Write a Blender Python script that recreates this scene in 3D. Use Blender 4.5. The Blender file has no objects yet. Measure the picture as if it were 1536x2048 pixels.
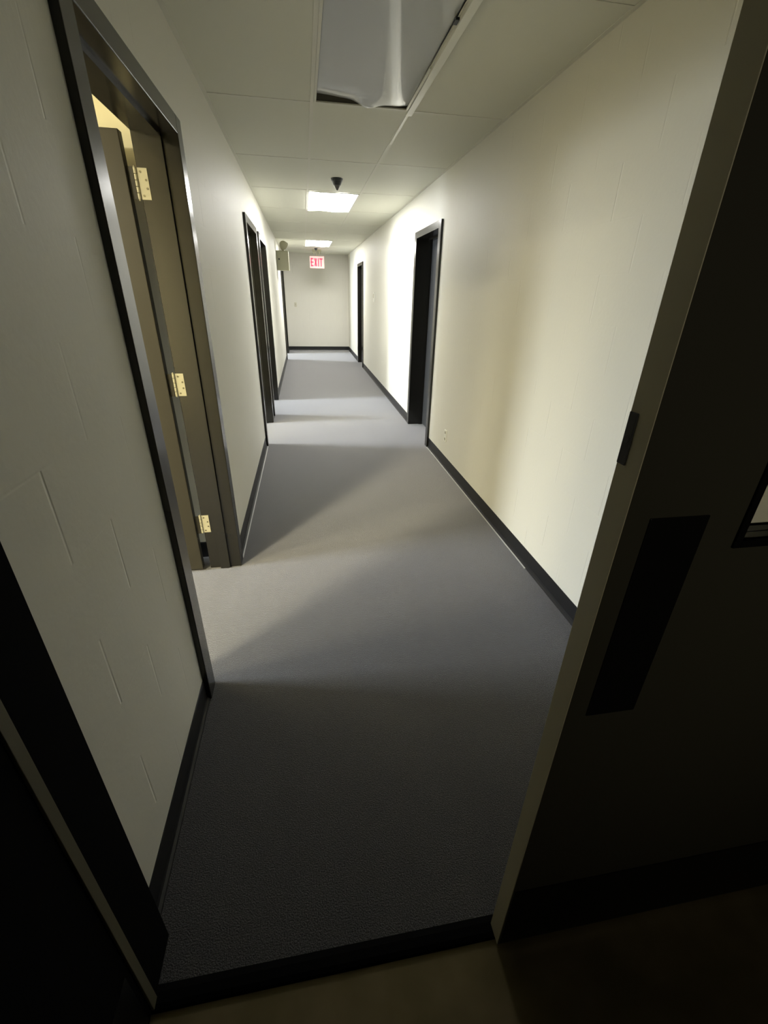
import bpy, bmesh, math, random
from mathutils import Matrix, Vector
random.seed(4)
PI = math.pi
sc = bpy.context.scene
C = bpy.context.collection

# ------------------------------------------------------------------ camera
W, H, YE = 1.822, 2.555, 14.33          # corridor width, ceiling height, end wall
yaw, pitch, roll = map(math.radians, (10.0855, -26.435, 1.351))
fwd = Vector((math.sin(yaw)*math.cos(pitch), math.cos(yaw)*math.cos(pitch), math.sin(pitch)))
rgt = Vector((math.cos(yaw), -math.sin(yaw), 0)); upv = rgt.cross(fwd)
r2 = rgt*math.cos(roll) + upv*math.sin(roll); u2 = -rgt*math.sin(roll) + upv*math.cos(roll)
cam = bpy.data.cameras.new('camera'); co = bpy.data.objects.new('camera', cam); C.objects.link(co)
cam.sensor_fit = 'VERTICAL'; cam.sensor_height = 36; cam.lens = 871.2*36/2048
cam.clip_start = .02
m = Matrix((r2, u2, -fwd)).transposed().to_4x4(); m.translation = (0.4955, 0, 1.548)
co.matrix_world = m; sc.camera = co

# ------------------------------------------------------------------ exposure, world, lights
sc.view_settings.view_transform = 'Standard'; sc.view_settings.look = 'None'
sc.view_settings.gamma = 1; sc.view_settings.exposure = 1.9
sc.view_settings.use_curve_mapping = False
w = bpy.data.worlds.new('world'); sc.world = w; w.use_nodes = True
w.node_tree.nodes['Background'].inputs[0].default_value = (.5, .6, .8, 1)
w.node_tree.nodes['Background'].inputs[1].default_value = 0.0

def area(name, loc, size, direction, power, col, spread=180):
    l = bpy.data.lights.new(name, 'AREA'); l.shape = 'RECTANGLE'; l.size, l.size_y = size
    l.energy = power; l.color = col; l.spread = math.radians(spread)
    o = bpy.data.objects.new(name, l); C.objects.link(o); o.location = loc
    o.rotation_euler = Vector(direction).to_track_quat('-Z', 'Y').to_euler()
    return o
DAY = (.86, .93, 1.0); WARM = (1.0, .90, .62); SOFT = (1.0, .93, .72)
area('daylight_room_one', (-3.7, 2.00, 1.60), (.72, 1.1), (1, -.02, -.8), 34, DAY, 96)
area('lamp_room_one', (-1.70, .15, 2.50), (.45, .45), (0, 0, -1), 72, WARM)
area('far_lamp_room_one', (-3.20, .75, 2.50), (.4, .6), (0, 0, -1), 40, WARM)
area('daylight_room_two', (-3.7, 5.55, 1.35), (.7, 1.5), (1, 0, -.25), 52, DAY, 150)
area('lamp_room_two', (-2.4, 5.2, 2.45), (.6, .6), (0, 0, -1), 34, SOFT)
area('daylight_room_three', (-3.7, 6.95, 1.35), (.6, 1.5), (1, 0, -.25), 56, DAY, 150)
area('daylight_room_four', (-3.7, 13.1, 1.35), (.8, 1.5), (1, 0, -.1), 60, DAY)
area('leaf_fill', (.85, -1.9, 1.95), (.3, .3), (.65, 2.36, -.65), .30, SOFT, 60)  # added fill behind the camera, lifts the dark right leaf
PANEL = 12.0                               # emission of the two lit troffers

# ------------------------------------------------------------------ materials
def mat(name, col, rough=.6, metal=0, spec=.5, coat=0):
    mt = bpy.data.materials.new(name); mt.use_nodes = True
    b = mt.node_tree.nodes['Principled BSDF']
    b.inputs['Base Color'].default_value = (*col, 1); b.inputs['Roughness'].default_value = rough
    b.inputs['Metallic'].default_value = metal; b.inputs['Specular IOR Level'].default_value = spec
    b.inputs['Coat Weight'].default_value = coat
    return mt, mt.node_tree, b
def noise_bump(nt, b, scale, strength, dist=.002, detail=4, colvar=None):
    N, L = nt.nodes, nt.links
    g = N.new('ShaderNodeNewGeometry')
    n = N.new('ShaderNodeTexNoise'); n.inputs['Scale'].default_value = scale; n.inputs['Detail'].default_value = detail
    L.new(g.outputs['Position'], n.inputs['Vector'])
    bp = N.new('ShaderNodeBump'); bp.inputs['Strength'].default_value = strength; bp.inputs['Distance'].default_value = dist
    L.new(n.outputs['Fac'], bp.inputs['Height']); L.new(bp.outputs['Normal'], b.inputs['Normal'])
    if colvar:
        r = N.new('ShaderNodeValToRGB'); r.color_ramp.elements[0].position = .35; r.color_ramp.elements[1].position = .65
        r.color_ramp.elements[0].color = (*colvar[0], 1); r.color_ramp.elements[1].color = (*colvar[1], 1)
        L.new(n.outputs['Fac'], r.inputs['Fac']); L.new(r.outputs['Color'], b.inputs['Base Color'])
    return n, bp
def block_mat(name, col, axis):
    """painted concrete block: running bond joints almost filled with paint"""
    mt, nt, b = mat(name, col, .55, spec=.35)
    N, L = nt.nodes, nt.links
    g = N.new('ShaderNodeNewGeometry'); s = N.new('ShaderNodeSeparateXYZ'); L.new(g.outputs['Position'], s.inputs[0])
    def M(op, a, b_=None, c_=None):
        n = N.new('ShaderNodeMath'); n.operation = op
        for i, v in enumerate((a, b_, c_)):
            if v is None: continue
            if isinstance(v, (int, float)): n.inputs[i].default_value = v
            else: L.new(v, n.inputs[i])
        return n.outputs[0]
    h = s.outputs[axis]; z = s.outputs[2]
    row = M('DIVIDE', M('SUBTRACT', z, .025), .2032)
    rf = M('FRACT', row); ri = M('FLOOR', row)
    off = M('MULTIPLY', M('MODULO', ri, 2), .5)
    u = M('ADD', M('DIVIDE', M('SUBTRACT', h, .645), .4), off)
    uf = M('FRACT', M('ADD', u, 20.5))                      # joint at .5
    vj = M('SMOOTHSTEP', 0, 1, 0) if False else None
    dv = M('MULTIPLY', M('ABSOLUTE', M('SUBTRACT', uf, .5)), .4)        # metres from a vertical joint
    dh = M('MULTIPLY', M('MINIMUM', rf, M('SUBTRACT', 1, rf)), .2032)
    v = M('MULTIPLY', M('GREATER_THAN', .0022, dv), .9)
    # soften
    mr = N.new('ShaderNodeMapRange'); mr.interpolation_type = 'SMOOTHSTEP'
    L.new(dv, mr.inputs[0]); mr.inputs[1].default_value = 0; mr.inputs[2].default_value = .006; mr.inputs[3].default_value = 1; mr.inputs[4].default_value = 0
    mh = N.new('ShaderNodeMapRange'); mh.interpolation_type = 'SMOOTHSTEP'
    L.new(dh, mh.inputs[0]); mh.inputs[1].default_value = 0; mh.inputs[2].default_value = .005; mh.inputs[3].default_value = .13; mh.inputs[4].default_value = 0
    n1 = N.new('ShaderNodeTexNoise'); n1.inputs['Scale'].default_value = 2.3; n1.inputs['Detail'].default_value = 2
    L.new(g.outputs['Position'], n1.inputs['Vector'])
    mk = N.new('ShaderNodeMapRange'); L.new(n1.outputs['Fac'], mk.inputs[0]); mk.inputs[1].default_value = .42; mk.inputs[2].default_value = .62
    j = M('MULTIPLY', M('MAXIMUM', mr.outputs[0], M('MULTIPLY', mh.outputs[0], mk.outputs[0])), M('ADD', M('MULTIPLY', mk.outputs[0], .8), .2))
    n2 = N.new('ShaderNodeTexNoise'); n2.inputs['Scale'].default_value = 60; n2.inputs['Detail'].default_value = 5
    L.new(g.outputs['Position'], n2.inputs['Vector'])
    hh = M('ADD', M('MULTIPLY', j, -1.0), M('MULTIPLY', n2.outputs['Fac'], .25))
    bp = N.new('ShaderNodeBump'); bp.inputs['Strength'].default_value = .9; bp.inputs['Distance'].default_value = .0024
    L.new(hh, bp.inputs['Height']); L.new(bp.outputs['Normal'], b.inputs['Normal'])
    return mt
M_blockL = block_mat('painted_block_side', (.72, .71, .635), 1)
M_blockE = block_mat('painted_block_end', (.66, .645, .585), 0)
M_ceil, nt, b = mat('ceiling_tile', (.75, .75, .65), .6, spec=.3); noise_bump(nt, b, 120, .15, .001)
M_grid, _, _ = mat('grid_white', (.74, .73, .64), .45)
M_carp, nt, b = mat('carpet', (.16, .16, .165), .62, spec=.45)
noise_bump(nt, b, 260, .9, .004, 6, ((.012, .012, .013), (.070, .069, .071)))
b.inputs['Sheen Weight'].default_value = 1.0; b.inputs['Sheen Roughness'].default_value = .38; b.inputs['Sheen Tint'].default_value = (.95, .95, 1, 1)
M_vinyl, nt, b = mat('vinyl_floor', (.33, .27, .14), .6, spec=.2); noise_bump(nt, b, 8, .1, .001, 3, ((.155, .125, .058), (.195, .155, .08)))
M_frame, nt, b = mat('dark_bronze_paint', (.015, .014, .011), .22, spec=.4, coat=.12); b.inputs['Coat Roughness'].default_value = .24; noise_bump(nt, b, 40, .05, .001)
M_edge2, _, _ = mat('edge_strip_brown', (.11, .10, .06), .6)
M_leaf, nt, b = mat('brown_door_paint', (.028, .025, .017), .45, spec=.25); noise_bump(nt, b, 30, .06, .001)
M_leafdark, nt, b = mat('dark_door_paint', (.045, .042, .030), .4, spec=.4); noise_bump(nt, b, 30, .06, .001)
M_leafgrey, nt, b = mat('grey_door_paint', (.050, .053, .058), .42, spec=.5); noise_bump(nt, b, 30, .06, .001)
M_edge, nt, b = mat('door_edge_paint', (.50, .46, .31), .5); noise_bump(nt, b, 60, .1, .001)
M_base, nt, b = mat('black_rubber_base', (.012, .012, .013), .4, spec=.35); noise_bump(nt, b, 25, .1, .001)
M_toelight, _, _ = mat('toe_highlight', (.42, .42, .41), .5)  # pale colour stands in for the highlight on the baseboard toe
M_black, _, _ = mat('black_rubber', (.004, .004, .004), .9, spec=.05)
M_plate, _, _ = mat('black_plate', (.006, .006, .006), .35, metal=.0, spec=.3)
M_hinge, nt, b = mat('cream_hinge', (.40, .375, .26), .45, metal=0, spec=.6)
M_screw, _, _ = mat('hinge_screw', (.12, .11, .07), .4, metal=.6)
M_white, _, _ = mat('white_plastic', (.84, .84, .76), .35)
M_ivory, _, _ = mat('ivory_plastic', (.55, .53, .42), .4)
M_slot, _, _ = mat('dark_slot', (.02, .02, .02), .6)
M_box, nt, b = mat('beige_enamel', (.40, .39, .27), .45); noise_bump(nt, b, 50, .05, .001)
M_chrome, _, _ = mat('lamp_reflector', (.8, .8, .78), .15, metal=1)
M_det, _, _ = mat('dark_grey_plastic', (.035, .038, .045), .4)
M_det2, _, _ = mat('grey_plastic', (.16, .16, .16), .4)
M_diff, nt, b = mat('acrylic_diffuser', (.48, .50, .50), .42, spec=1.0, coat=.5)
M_tray, _, _ = mat('troffer_tray', (.16, .15, .12), .6)
M_glass = bpy.data.materials.new('clear_glass'); M_glass.use_nodes = True
b = M_glass.node_tree.nodes['Principled BSDF']
b.inputs['Transmission Weight'].default_value = 1; b.inputs['Roughness'].default_value = 0; b.inputs['IOR'].default_value = 1.45
def emit(name, col, s, base=(.5, .4, .4)):
    mt, nt, b = mat(name, base, .4)
    b.inputs['Emission Color'].default_value = (*col, 1); b.inputs['Emission Strength'].default_value = s
    return mt
M_lit = emit('lit_diffuser', (1, .985, .95), PANEL)
M_red = emit('exit_red', (1, .02, .08), .34, (.30, .01, .03))
M_signface = emit('exit_face', (1, .45, .42), .10, (.50, .36, .33))

# ------------------------------------------------------------------ mesh helpers
def box(bm, x0, x1, y0, y1, z0, z1):
    if x0 > x1: x0, x1 = x1, x0
    v = [bm.verts.new((x, y, z)) for x in (x0, x1) for y in (y0, y1) for z in (z0, z1)]
    for f in ((0, 1, 3, 2), (4, 6, 7, 5), (0, 4, 5, 1), (2, 3, 7, 6), (0, 2, 6, 4), (1, 5, 7, 3)):
        bm.faces.new([v[i] for i in f])
def cyl(bm, base, r0, r1, h, axis='Z', n=24):
    bm2 = bmesh.new()
    bmesh.ops.create_cone(bm2, cap_ends=True, segments=n, radius1=r0, radius2=r1, depth=h)
    R = {'Z': Matrix(), 'X': Matrix.Rotation(PI/2, 4, 'Y'), 'Y': Matrix.Rotation(-PI/2, 4, 'X')}[axis]
    bmesh.ops.translate(bm2, verts=bm2.verts, vec=(0, 0, h/2))
    bmesh.ops.transform(bm2, matrix=Matrix.Translation(base) @ R, verts=bm2.verts)
    me = bpy.data.meshes.new('tmp'); bm2.to_mesh(me); bm.from_mesh(me); bm2.free(); bpy.data.meshes.remove(me)
def sweep(bm, prof, a, b_, closed=True):
    """extrude a closed 2D profile (list of 3D offsets) from point a to b_"""
    va = [bm.verts.new(Vector(a)+Vector(p)) for p in prof]; vb = [bm.verts.new(Vector(b_)+Vector(p)) for p in prof]
    n = len(prof)
    for i in range(n): bm.faces.new((va[i], va[(i+1) % n], vb[(i+1) % n], vb[i]))
    bm.faces.new(va[::-1]); bm.faces.new(vb)
def obj(name, bm, material, parent=None, bevel=0, smooth=False, loc=None, **props):
    bmesh.ops.recalc_face_normals(bm, faces=bm.faces)
    me = bpy.data.meshes.new(name)
    if loc is not None: bmesh.ops.translate(bm, verts=bm.verts, vec=-Vector(loc))
    bm.to_mesh(me); bm.free()
    o = bpy.data.objects.new(name, me); C.objects.link(o); me.materials.append(material)
    if loc is not None: o.location = loc
    if parent: o.parent = parent
    if smooth:
        for p in me.polygons: p.use_smooth = True
    if bevel:
        md = o.modifiers.new('bevel', 'BEVEL'); md.width = bevel; md.segments = 2; md.limit_method = 'ANGLE'
    for k, v in props.items(): o[k] = v
    return o
def empty(name, loc=(0, 0, 0), **props):
    o = bpy.data.objects.new(name, None); C.objects.link(o); o.location = loc; o.empty_display_size = .1
    for k, v in props.items(): o[k] = v
    return o
def keep(o, parent):
    """parent while keeping world coordinates (parents are only translated)"""
    o.parent = parent; o.matrix_parent_inverse = Matrix.Translation(-parent.location); return o
def part(name, bm, material, parent, bevel=0, smooth=False, **props):
    o = obj(name, bm, material, None, bevel, smooth, **props); 
    base = parent
    t = Vector(parent.location)
    pp = parent.parent
    while pp: t += Vector(pp.location); pp = pp.parent
    o.parent = parent; o.location = -t if parent.type == 'EMPTY' or parent.location.length else (0, 0, 0)
    return o
def S(name, bm, material, bevel=0): return obj(name, bm, material, None, bevel, kind='structure')

# ------------------------------------------------------------------ setting
LT, RT = .150, .20                       # wall thicknesses
FA, PR = .085, .022                      # frame face width and how far frames stand proud
ZH = 2.13                                # clear door height
# openings: inner y0, y1
OL = {1: (1.485, 2.425), 2: (4.950, 5.880), 3: (6.320, 7.275), 4: (12.20, 13.50)}
OR = {5: (4.745, 5.650), 6: (10.80, 11.65)}
def wall_x(name, x0, x1, y0, y1, ops, zt=H, mt=M_blockL):
    bm = bmesh.new(); y = y0
    for a, c in sorted(ops):
        a -= FA; c += FA
        box(bm, x0, x1, y, a, 0, zt); box(bm, x0, x1, a, c, ZH+FA-.02, zt); y = c
    box(bm, x0, x1, y, y1, 0, zt)
    return S(name, bm, mt)
YS = .62                                 # corridor starts past the pair of doors
wall_x('wall_left', -LT, 0, .50, YE, OL.values(), zt=H+.3)
wall_x('wall_right', W, W+RT, .50, YE, OR.values(), zt=H+.3)
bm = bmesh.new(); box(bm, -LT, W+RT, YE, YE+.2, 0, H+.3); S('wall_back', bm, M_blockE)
# floor: carpet in corridor and rooms, vinyl in the room the photo is taken from
bm = bmesh.new(); box(bm, -4.2, W+3.2, .505, YE+.3, -.1, 0); box(bm, -4.2, -.47, -1.8, .505, -.1, 0); S('floor', bm, M_carp)
bm = bmesh.new(); box(bm, -.47, 3.4, -2.4, .505, -.1, -.004); S('floor_entry', bm, M_vinyl)
# ceiling slab with a hole for the unlit troffer and the two lit ones
TR = [(.622, 1.182, 2.175, 3.375), (.622, 1.182, 5.92, 7.12), (.622, 1.182, 10.86, 12.10)]
bm = bmesh.new()
x0, x1 = TR[0][:2]
box(bm, 0, x0, .5, YE, H, H+.03); box(bm, x1, W, .5, YE, H, H+.03)
y = .5
for t in TR: box(bm, x0, x1, y, t[2], H, H+.03); y = t[3]
box(bm, x0, x1, y, YE, H, H+.03)
ceil = S('ceiling', bm, M_ceil)
bm = bmesh.new(); g = .011
for xx in (.61, 1.194):
    y = .5
    box(bm, xx-g, xx+g, .5, YE, H-.0022, H+.001)
yy = 3.387-1.225*2
rows = []
while yy < YE:
    rows.append(yy); yy += 1.228
for yy in rows: box(bm, 0, W, yy-g, yy+g, H-.0018, H+.001)
box(bm, 0, .022, .5, YE, H-.002, H+.001); box(bm, W-.022, W, .5, YE, H-.002, H+.001)
o = obj('ceiling_grid', bm, M_grid, ceil, kind='structure')

# side rooms (only their light and a sliver of the first is seen)
M_room, nt, b = mat('room_paint', (.72, .68, .52), .6)
bm = bmesh.new()
RX = -3.8
def room(bm, y0, y1, x0=RX, x1=-LT):
    box(bm, x0-.1, x0, y0-.1, y1+.1, 0, 2.75); box(bm, x0, x1, y0-.1, y0, 0, 2.75); box(bm, x0, x1, y1, y1+.1, 0, 2.75)
    box(bm, x0, x1, y0, y1, 2.70, 2.8)
room(bm, -1.6, 2.575); box(bm, -.52, -.48, -1.6, .50, 0, 2.75)
S('wall_room_one', bm, M_room)
bm = bmesh.new(); room(bm, 3.9, 6.05); S('wall_room_two', bm, M_room)
bm = bmesh.new(); room(bm, 6.2, 8.4); S('wall_room_three', bm, M_room)
bm = bmesh.new(); room(bm, 11.6, 14.4); S('wall_room_four', bm, M_room)
bm = bmesh.new(); box(bm, RX, -LT-.01, 2.562, 2.575, 0, .105); S('baseboard_room_one', bm, M_base)

# dim room on the camera's side of the pair of doors
bm = bmesh.new()
box(bm, -.48, -.001, .46, .50, 0, 2.8); box(bm, W+.001, 3.4, .46, .50, 0, 2.8)
box(bm, -.001, W+.001, .47, .62, 2.19, 2.9)
box(bm, -.479, -.42, -2.5, .46, 0, 2.8); box(bm, 3.4, 3.5, -2.5, .5, 0, 2.8); box(bm, -.479, 3.5, -2.5, -2.4, 0, 2.8)
S('wall_entry', bm, mat('entry_wall_paint', (.5, .47, .38), .7)[0])
bm = bmesh.new(); box(bm, -.479, 3.5, -2.5, .5, 2.8, 2.9); S('ceiling_entry', bm, M_ceil)

# baseboards: rubber cove with a toe
def cove(bm, a, b_, nx, ny, hgt=.108):
    n = Vector((nx, ny, 0))
    pr = [(0, 0), (.016, 0), (.014, .004), (.007, .012), (.0035, .022), (.003, hgt-.004), (.0015, hgt), (0, hgt)]
    sweep(bm, [n*p[0]+Vector((0, 0, p[1])) for p in pr], a, b_)
def base_run(name, x, nx, ops):
    bm = bmesh.new(); y = YS
    for a, c in sorted(ops):
        cove(bm, (x, y, 0), (x, a-FA, 0), nx, 0); y = c+FA
    cove(bm, (x, y, 0), (x, YE, 0), nx, 0)
    o = S(name, bm, M_base)
    bm = bmesh.new()                      # added pale strip painting the light caught along the cove toe
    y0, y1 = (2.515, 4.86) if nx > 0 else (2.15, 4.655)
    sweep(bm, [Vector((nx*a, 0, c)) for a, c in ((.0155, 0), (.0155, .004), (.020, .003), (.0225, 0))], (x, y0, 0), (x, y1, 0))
    obj('toe_highlight_strip', bm, M_toelight, o, kind='structure')
base_run('baseboard_left', 0, 1, OL.values()); base_run('baseboard_right', W, -1, OR.values())
bm = bmesh.new(); cove(bm, (0, YE, 0), (W, YE, 0), 0, -1); S('baseboard_back', bm, M_base)
# threshold between carpet and vinyl
bm = bmesh.new(); sweep(bm, [Vector((0, p[0], p[1])) for p in ((.478, -.004), (.482, .003), (.492, .006), (.512, .006), (.528, .001), (.528, -.01), (.478, -.01))], (.0, 0, 0), (W, 0, 0))
S('trim_1', bm, M_black)

# ------------------------------------------------------------------ doors in the corridor walls
def frame(root, ya, yc, xh, xr, s):
    """hollow metal frame; xh hall face of the wall, xr room face, s = direction out into the hall"""
    bm = bmesh.new(); a, c = xh+s*PR, xr-s*.014
    box(bm, a, c, ya-FA, ya, 0, ZH+FA-.02); box(bm, a, c, yc, yc+FA, 0, ZH+FA-.02); box(bm, a, c, ya, yc, ZH, ZH+FA-.02)
    fr = part('door_frame', bm, M_frame, root, bevel=.0025)
    bm = bmesh.new(); st = .016
    m0, m1 = (xh-s*.045, xh-s*.100) if s > 0 else (xh-s*.120, xh-s*.165)
    box(bm, m0, m1, ya-.001, ya+st, 0, ZH); box(bm, m0, m1, yc-st, yc+.001, 0, ZH); box(bm, m0, m1, ya, yc, ZH-st, ZH+.001)
    part('door_stop', bm, M_frame, fr)
    return fr
def hinge(fr, x, y, z, sx=-1):
    """cream butt hinge on the far jamb, plate facing -y"""
    bm = bmesh.new(); hh = .112
    box(bm, x, x+.040, y-.0035, y+.001, z, z+hh)
    for k in range(5): cyl(bm, (x-.008, y-.004, z+k*hh/5+.0008), .0078, .0078, hh/5-.0016, n=16)
    cyl(bm, (x-.008, y-.004, z+hh), .0062, .003, .006, n=16); cyl(bm, (x-.008, y-.004, z-.005), .003, .0062, .006, n=16)
    h = part('hinge', bm, M_hinge, fr, bevel=.0008, label='cream painted butt hinge with dark screws')
    return h
def screws(fr, x, y, z):
    bm = bmesh.new()
    for dx, dz in ((.012, .098), (.030, .070), (.030, .040), (.012, .014)):
        cyl(bm, (x+dx, y-.0052, z+dz), .0042, .0042, .002, 'Y', 12)
    return part('hinge_screws', bm, M_screw, fr)
def leaf_open(root, x, y, wd, mt):
    bm = bmesh.new(); box(bm, x-wd, x, y, y+.044, .012, ZH-.004)
    lf = part('door_leaf', bm, mt, root, bevel=.003)
    for s in (-1, 1):
        bm = bmesh.new(); yy = y if s < 0 else y+.044
        cyl(bm, (x-wd+.07, yy if s > 0 else yy-.008, .98), .03, .03, .008, 'Y'); cyl(bm, (x-wd+.07, yy if s > 0 else yy-.05, .98), .011, .011, .05, 'Y')
        cyl(bm, (x-wd+.07, yy+.045 if s > 0 else yy-.075, .98), .026, .026, .03, 'Y')
        part('door_knob', bm, M_chrome, lf, bevel=.003)
    return lf
for n, (ya, yc) in OL.items():
    root = empty('door_%d' % n, (0, (ya+yc)/2, 0), kind='structure')
    fr = frame(root, ya, yc, 0, -LT, 1)
    xj = -LT-.014
    lf = leaf_open(root, xj-.037, yc-.028, .915 if n != 4 else 1.0, M_leaf)
    for z in (.255, 1.060, 1.895):
        hinge(fr, xj, yc, z); screws(fr, xj, yc, z)
        # leaf-side knuckle plate, painted over
        bm = bmesh.new(); box(bm, xj-.0375, xj-.014, yc-.012, yc-.0085, z, z+.112)
        part('hinge_plate', bm, M_leaf, lf)
for n, (ya, yc) in OR.items():
    root = empty('door_%d' % n, (W, (ya+yc)/2, 0), kind='structure')
    frame(root, ya, yc, W, W+RT, -1)
    bm = bmesh.new(); box(bm, W+.167, W+.211, ya+.003, yc-.003, .012, ZH-.003)
    lf = part('door_leaf', bm, M_leafgrey, root, bevel=.002)
    bm = bmesh.new(); cyl(bm, (W+.159, ya+.07, .98), .03, .03, .008, 'X'); cyl(bm, (W+.12, ya+.07, .98), .011, .011, .04, 'X'); cyl(bm, (W+.095, ya+.07, .98), .026, .026, .03, 'X')
    part('door_knob', bm, M_chrome, lf, bevel=.003)

# ------------------------------------------------------------------ pair of doors the photo is taken through
YD = .462                                # camera-side face of the closed leaf
root = empty('door_7', (W/2, .5, 0), kind='structure')
bm = bmesh.new(); JX = .048
box(bm, .0005, JX, .500, .625, 0, 2.19); box(bm, W-JX, W-.0005, .500, .625, 0, 2.19); box(bm, .0005, W-.0005, .500, .625, 2.14, 2.19)
box(bm, -.05, JX-.012, .445, .500, 0, 2.19); box(bm, W-JX+.012, W+.05, .445, .500, 0, 2.19); box(bm, -.05, W+.05, .445, .500, 2.14, 2.19)
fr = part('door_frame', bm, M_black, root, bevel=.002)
bm = bmesh.new(); box(bm, JX, JX+.006, .480, .503, .012, 2.14)
part('edge_strip', bm, M_edge2, fr, bevel=.001, label='pale brown edge strip')
# closed right leaf with a narrow vision lite
XL0, XL1 = .911, W-JX-.003; lx0, lx1, lz0, lz1 = 1.113, 1.215, 1.236, 1.90
bm = bmesh.new()
box(bm, XL0, lx0, YD, YD+.045, .012, 2.135); box(bm, lx1, XL1, YD, YD+.045, .012, 2.135)
box(bm, lx0, lx1, YD, YD+.045, .012, lz0); box(bm, lx0, lx1, YD, YD+.045, lz1, 2.135)
bmesh.ops.remove_doubles(bm, verts=bm.verts, dist=1e-5)
leaf = part('door_leaf', bm, M_leafdark, root)
bm = bmesh.new(); box(bm, XL0-.0015, XL0+.0005, YD+.0005, YD+.0445, .0125, 2.1345)
part('edge_strip', bm, M_edge, leaf, bevel=.0008, label='pale brown painted leaf edge')
bm = bmesh.new(); box(bm, XL0-.0035, XL0-.001, YD+.028, YD+.0435, 1.350, 1.420); cyl(bm, (XL0-.004, YD+.036, 1.385), .006, .004, .003, 'X', 12)
part('flush_bolt', bm, M_slot, leaf, bevel=.001)
bm = bmesh.new(); f = .012
for s0, s1 in ((YD-.004, YD+.006), (YD+.039, YD+.049)):
    box(bm, lx0-f, lx0, s0, s1, lz0-f, lz1+f); box(bm, lx1, lx1+f, s0, s1, lz0-f, lz1+f)
    box(bm, lx0, lx1, s0, s1, lz0-f, lz0); box(bm, lx0, lx1, s0, s1, lz1, lz1+f)
part('window_frame', bm, M_black, leaf, bevel=.001)
bm = bmesh.new(); box(bm, lx0, lx1, YD+.020, YD+.025, lz0, lz1); part('window_pane', bm, M_glass, leaf)
bm = bmesh.new(); box(bm, .948, 1.042, YD-.0022, YD+.001, .890, 1.282); part('push_plate', bm, M_plate, leaf, bevel=.001)
bm = bmesh.new(); box(bm, XL0+.004, XL1-.01, YD-.0018, YD+.001, .02, .285); part('kick_plate', bm, M_plate, leaf, bevel=.001)
# left leaf, folded open 90 degrees towards the camera
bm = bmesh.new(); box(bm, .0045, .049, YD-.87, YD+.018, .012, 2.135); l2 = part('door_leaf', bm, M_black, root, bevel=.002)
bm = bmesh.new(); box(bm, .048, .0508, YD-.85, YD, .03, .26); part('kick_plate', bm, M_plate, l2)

# ------------------------------------------------------------------ ceiling lights
def troffer(t, label, lit, wave, group=None):
    x0, x1, y0, y1 = t
    root = empty('ceiling_light', ((x0+x1)/2, (y0+y1)/2, H), label=label, category='ceiling light')
    bm = bmesh.new(); e = .012
    box(bm, x0, x0+.004, y0, y1, H-.001, H+.11); box(bm, x1-.004, x1, y0, y1, H-.001, H+.11)
    box(bm, x0, x1, y0, y0+.004, H-.001, H+.11); box(bm, x0, x1, y1-.004, y1, H-.001, H+.11); box(bm, x0, x1, y0, y1, H+.11, H+.115)
    part('housing', bm, M_tray, root)
    bm = bmesh.new()
    for a in ((x0-.002, x0+e, y0, y1), (x1-e, x1+.002, y0, y1), (x0, x1, y0-.002, y0+e), (x0, x1, y1-e, y1+.002)):
        box(bm, *a, H-.005, H+.002)
    part('trim_frame', bm, M_grid, root, bevel=.001)
    nx, ny = 44, 48; bm = bmesh.new(); g0 = {}; 
    for s in (0, 1):
        for i in range(nx+1):
            for j in range(ny+1):
                u, v = i/nx, j/ny; px, py, pz = wave(u, v, x0, x1, y0, y1); g0[s, i, j] = bm.verts.new((px, py, pz+s*.003))
    for i in range(nx):
        for j in range(ny):
            for s in (0, 1): bm.faces.new([g0[s, i, j], g0[s, i+1, j], g0[s, i+1, j+1], g0[s, i, j+1]][::1 if s else -1])
    for i in range(nx):
        for j in (0, ny): bm.faces.new([g0[0, i, j], g0[0, i+1, j], g0[1, i+1, j], g0[1, i, j]])
    for j in range(ny):
        for i in (0, nx): bm.faces.new([g0[0, i, j], g0[0, i, j+1], g0[1, i, j+1], g0[1, i, j]])
    part('diffuser', bm, M_lit if lit else M_diff, root, smooth=True)
    return root
def wave_lit(u, v, x0, x1, y0, y1):
    z = H-.006 - .006*math.sin(PI*u)*math.sin(PI*v) - .004*math.cos(2*PI*u*1.5)
    return x0+.006+u*(x1-x0-.012), y0+.004+v*(y1-y0-.008), z
def gauss(a, c, s): return math.exp(-((a-c)/s)**2)
def wave_sag(u, v, x0, x1, y0, y1):
    # warped acrylic: a broad fold running diagonally, far end just off its ledge except at one low wave
    c = .87-.46*(1-v)
    fold = -.030*gauss(u, c, .26)*(.6+.4*v) - .006*gauss(u, .30, .12)*v**3
    belly = -.006*math.sin(PI*u)
    lift = v**12*(.020 - .024*gauss(u, .56, .14))
    gap = v**12*(.036 - .036*gauss(u, .56, .13))
    return x0+.006+u*(x1-x0-.016), y0+.02+v*(y1-y0-.024)-gap, H+.006+fold*.8+belly+lift
t0 = troffer(TR[0], 'unlit ceiling light with a warped glossy diffuser sagging from its frame', False, wave_sag)
bm = bmesh.new()                          # split flange curling down along the right side
n = 20; prof = []
for k in range(n+1):
    t = k/n; prof.append((1.166-.016*math.sin(PI*t), 2.80+t*.56, H-.008-.030*t*(1-t)*3))
rows_ = [[bm.verts.new((x+dx, y, z+dz)) for dx, dz in ((0, 0), (.011, -.002), (.011, -.004), (0, -.002))] for x, y, z in prof]
for a, c in zip(rows_, rows_[1:]):
    for i in range(4): bm.faces.new((a[i], a[(i+1) % 4], c[(i+1) % 4], c[i]))
bm.faces.new(rows_[0]); bm.faces.new(rows_[-1][::-1])
part('loose_edge_strip', bm, M_white, t0, label='thin white strip curling off the right edge')
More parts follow.
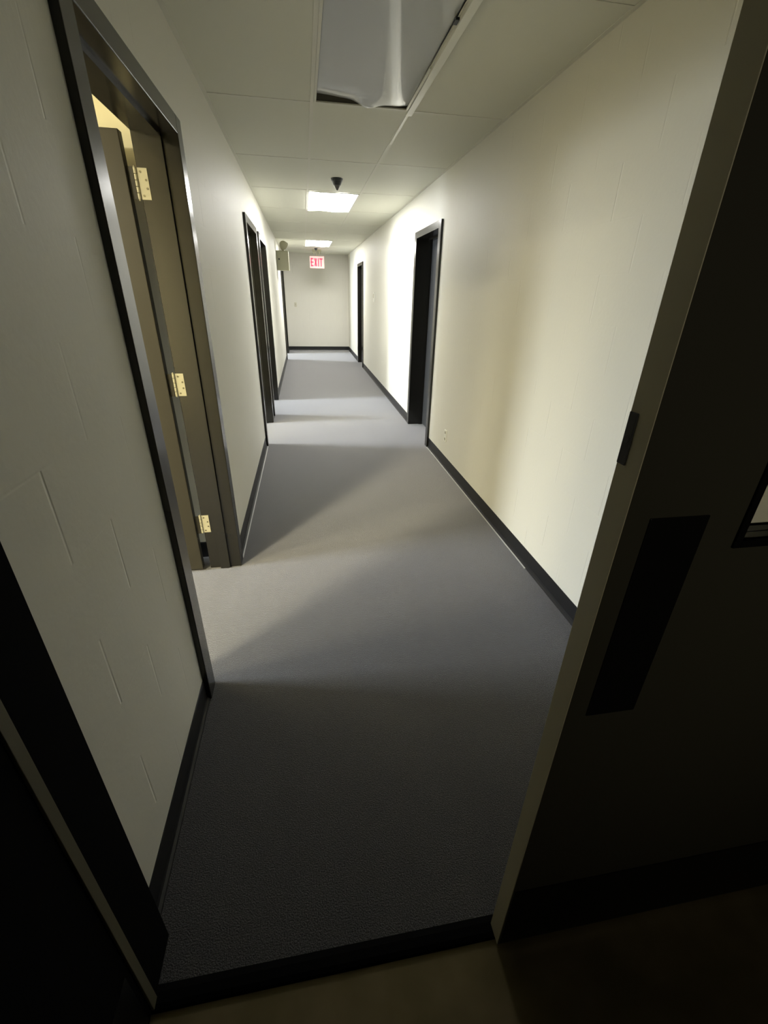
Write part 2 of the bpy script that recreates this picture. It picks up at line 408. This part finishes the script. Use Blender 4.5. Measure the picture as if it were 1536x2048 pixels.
bm = bmesh.new(); box(bm, 1.160, 1.178, 2.36, 2.40, H-.014, H-.004); part('latch', bm, M_det, t0, bevel=.002, label='small dark latch')
bm = bmesh.new(); box(bm, 1.176, 1.214, 2.175, 3.40, H-.022, H-.002); box(bm, 1.188, 1.206, 3.40, 4.05, H-.006, H-.001); part('side_flange', bm, M_white, t0, bevel=.002)
troffer(TR[1], 'lit rectangular ceiling light just past the dark cone shaped detector', True, wave_lit)
troffer(TR[2], 'smaller looking lit ceiling light, farther one above the exit sign', True, wave_lit)

# ------------------------------------------------------------------ cone shaped detectors
def detector(x, y, s, label):
    root = empty('ceiling_detector', (x, y, H), label=label, category='detector')
    bm = bmesh.new(); cyl(bm, (x, y, H-.022*s), .052*s, .060*s, .022*s, n=32); part('mount', bm, M_det, root, bevel=.003, smooth=False)
    bm = bmesh.new(); cyl(bm, (x, y, H-.055*s), .034*s, .050*s, .033*s, n=32); part('body', bm, M_det, root, bevel=.002)
    bm = bmesh.new(); cyl(bm, (x, y, H-.095*s), .007*s, .032*s, .040*s, n=32); part('sensor_cone', bm, M_det2, root, bevel=.002, label='lighter grey cone')
    return root
detector(.885, 5.24, 1.0, 'dark cone shaped detector on the ceiling in front of the nearer lit light')
detector(.88, 12.62, .7, 'tiny dark detector on the ceiling between the far light and exit sign')

# ------------------------------------------------------------------ exit sign
ex, ey = .905, 13.0
root = empty('exit_sign', (ex, ey, H), label='red glowing exit sign hanging from the ceiling at the corridor end', category='exit sign')
bm = bmesh.new(); box(bm, ex-.11, ex+.11, ey-.03, ey+.05, H-.045, H-.0005); cyl(bm, (ex, ey+.01, H-.13), .018, .018, .09, n=16)
cyl(bm, (ex+.07, ey-.02, H-.10), .022, .03, .055, n=16); cyl(bm, (ex-.07, ey-.02, H-.10), .022, .03, .055, n=16)
part('mount', bm, M_box, root, bevel=.004)
sz0, sz1 = H-.42, H-.145
bm = bmesh.new(); box(bm, ex-.185, ex+.185, ey-.02, ey+.045, sz0, sz1); part('housing', bm, M_signface, root, bevel=.008)
bm = bmesh.new()
lh, lw, st = .185, .068, .030; zb = (sz0+sz1)/2-lh/2; fy = ey-.0245
def bar(x, z, w_, h_): box(bm, x, x+w_, fy, fy+.006, z, z+h_)
def diag(x0_, z0_, x1_, z1_):
    d = Vector((x1_-x0_, 0, z1_-z0_)); nrm = Vector((-d.z, 0, d.x)).normalized()*st*.55
    v = [Vector((x0_, fy, z0_)), Vector((x1_, fy, z1_))]
    q = [v[0]-nrm, v[1]-nrm, v[1]+nrm, v[0]+nrm]
    a = [bm.verts.new(p) for p in q]; c = [bm.verts.new(p+Vector((0, .006, 0))) for p in q]
    bm.faces.new(a); bm.faces.new(c[::-1])
    for i in range(4): bm.faces.new((a[i], a[(i+1) % 4], c[(i+1) % 4], c[i]))
xs = ex-.158
bar(xs, zb, st, lh); [bar(xs, zb+k*(lh-st)/2, lw, st) for k in range(3)]
xs += .086; diag(xs+st*.5, zb+.004, xs+lw-st*.5+.006, zb+lh-.004); diag(xs+st*.5, zb+lh-.004, xs+lw-st*.5+.006, zb+.004)
xs += .094; bar(xs, zb, st, lh)
xs += .042; bar(xs, zb+lh-st, lw+.012, st); bar(xs+(lw+.012-st)/2, zb, st, lh)
part('lettering', bm, M_red, root, label='red letters EXIT')

# ------------------------------------------------------------------ emergency light on the left wall
bx, by, bz0, bz1 = .003, 10.62, 1.975, 2.330
root = empty('emergency_light', (bx, by, bz0), label='beige emergency light box with a lamp head high on the left wall', category='emergency light')
bm = bmesh.new(); box(bm, bx-.002, bx+.245, by, by+.30, bz0, bz1); part('housing', bm, M_box, root, bevel=.006)
bm = bmesh.new(); box(bm, bx+.012, bx+.235, by-.003, by+.001, bz0+.012, bz1-.012); part('cover', bm, M_box, root, bevel=.002)
bm = bmesh.new(); cyl(bm, (bx+.052, by-.012, bz0+.20), .016, .014, .010, 'Y', 20); part('test_switch', bm, M_slot, root)
hx, hz = bx+.150, bz1
bm = bmesh.new(); cyl(bm, (hx, by+.08, hz-.002), .02, .016, .05, n=20); part('swivel', bm, M_box, root)
bm = bmesh.new(); prof = [(0, -.07), (.045, -.062), (.070, -.035), (.084, .0), (.090, .035), (.094, .040), (.084, .042), (.070, .02)]
nseg = 28; rings = []
Rm = Matrix.Translation((hx, by+.08, hz+.105)) @ Matrix.Rotation(math.radians(135), 4, 'Y') @ Matrix.Rotation(math.radians(-35), 4, 'X')
for r, zz in prof[1:]: rings.append([bm.verts.new(Rm @ Vector((r*math.cos(2*PI*k/nseg), r*math.sin(2*PI*k/nseg), zz))) for k in range(nseg)])
tip = bm.verts.new(Rm @ Vector((0, 0, -.07)))
for k in range(nseg): bm.faces.new((tip, rings[0][k], rings[0][(k+1) % nseg]))
for a, c in zip(rings, rings[1:]):
    for k in range(nseg): bm.faces.new((a[k], a[(k+1) % nseg], c[(k+1) % nseg], c[k]))
head = part('lamp_head', bm, M_box, root, smooth=True)
bm = bmesh.new(); ring = [bm.verts.new(Rm @ Vector((.082*math.cos(2*PI*k/nseg), .082*math.sin(2*PI*k/nseg), .034))) for k in range(nseg)]
c0 = bm.verts.new(Rm @ Vector((0, 0, .046)))
for k in range(nseg): bm.faces.new((c0, ring[k], ring[(k+1) % nseg]))
part('lens', bm, M_white, head, smooth=True, label='pale round lens')

# ------------------------------------------------------------------ wall plates
root = empty('wall_outlet', (W, 4.06, .310), label='white duplex outlet low on the right wall beside the baseboard', category='outlet')
bm = bmesh.new(); box(bm, W-.006, W+.001, 4.022, 4.094, .252, .368); part('cover_plate', bm, M_white, root, bevel=.002)
for dz in (.032, -.032):
    bm = bmesh.new(); cyl(bm, (W-.0085, 4.058, .310+dz), .0165, .0165, .004, 'X', 24); rc = part('socket', bm, M_ivory, root, bevel=.0008)
    bm = bmesh.new()
    for dy in (-.008, .006): box(bm, W-.0092, W-.0082, 4.058+dy, 4.058+dy+.004, .310+dz-.004, .310+dz+.010)
    cyl(bm, (W-.0092, 4.058, .310+dz-.010), .0035, .0035, .001, 'X', 12)
    part('slots', bm, M_slot, rc)
bm = bmesh.new(); cyl(bm, (W-.0075, 4.058, .310), .003, .003, .002, 'X', 10); part('screw', bm, M_screw, root)

root = empty('light_switch', (.273, YE, 1.255), label='small grey switch plate on the far end wall', category='light switch')
bm = bmesh.new(); box(bm, .238, .308, YE-.006, YE+.001, 1.195, 1.312); part('cover_plate', bm, M_ivory, root, bevel=.002)
bm = bmesh.new(); box(bm, .268, .278, YE-.017, YE-.004, 1.243, 1.268); part('toggle', bm, M_ivory, root, bevel=.001)
bm = bmesh.new(); box(bm, .266, .280, YE-.0068, YE-.0055, 1.238, 1.272); part('slot', bm, M_slot, root)

root = empty('wall_control', (W, 9.05, 1.515), label='faint grey control plate at switch height on the right wall between the two doors', category='wall plate')
bm = bmesh.new(); box(bm, W-.016, W+.001, 8.98, 9.10, 1.43, 1.60); part('cover', bm, M_white, root, bevel=.004)
bm = bmesh.new(); box(bm, W-.020, W-.015, 9.01, 9.07, 1.50, 1.57); part('dial', bm, M_ivory, root, bevel=.001)
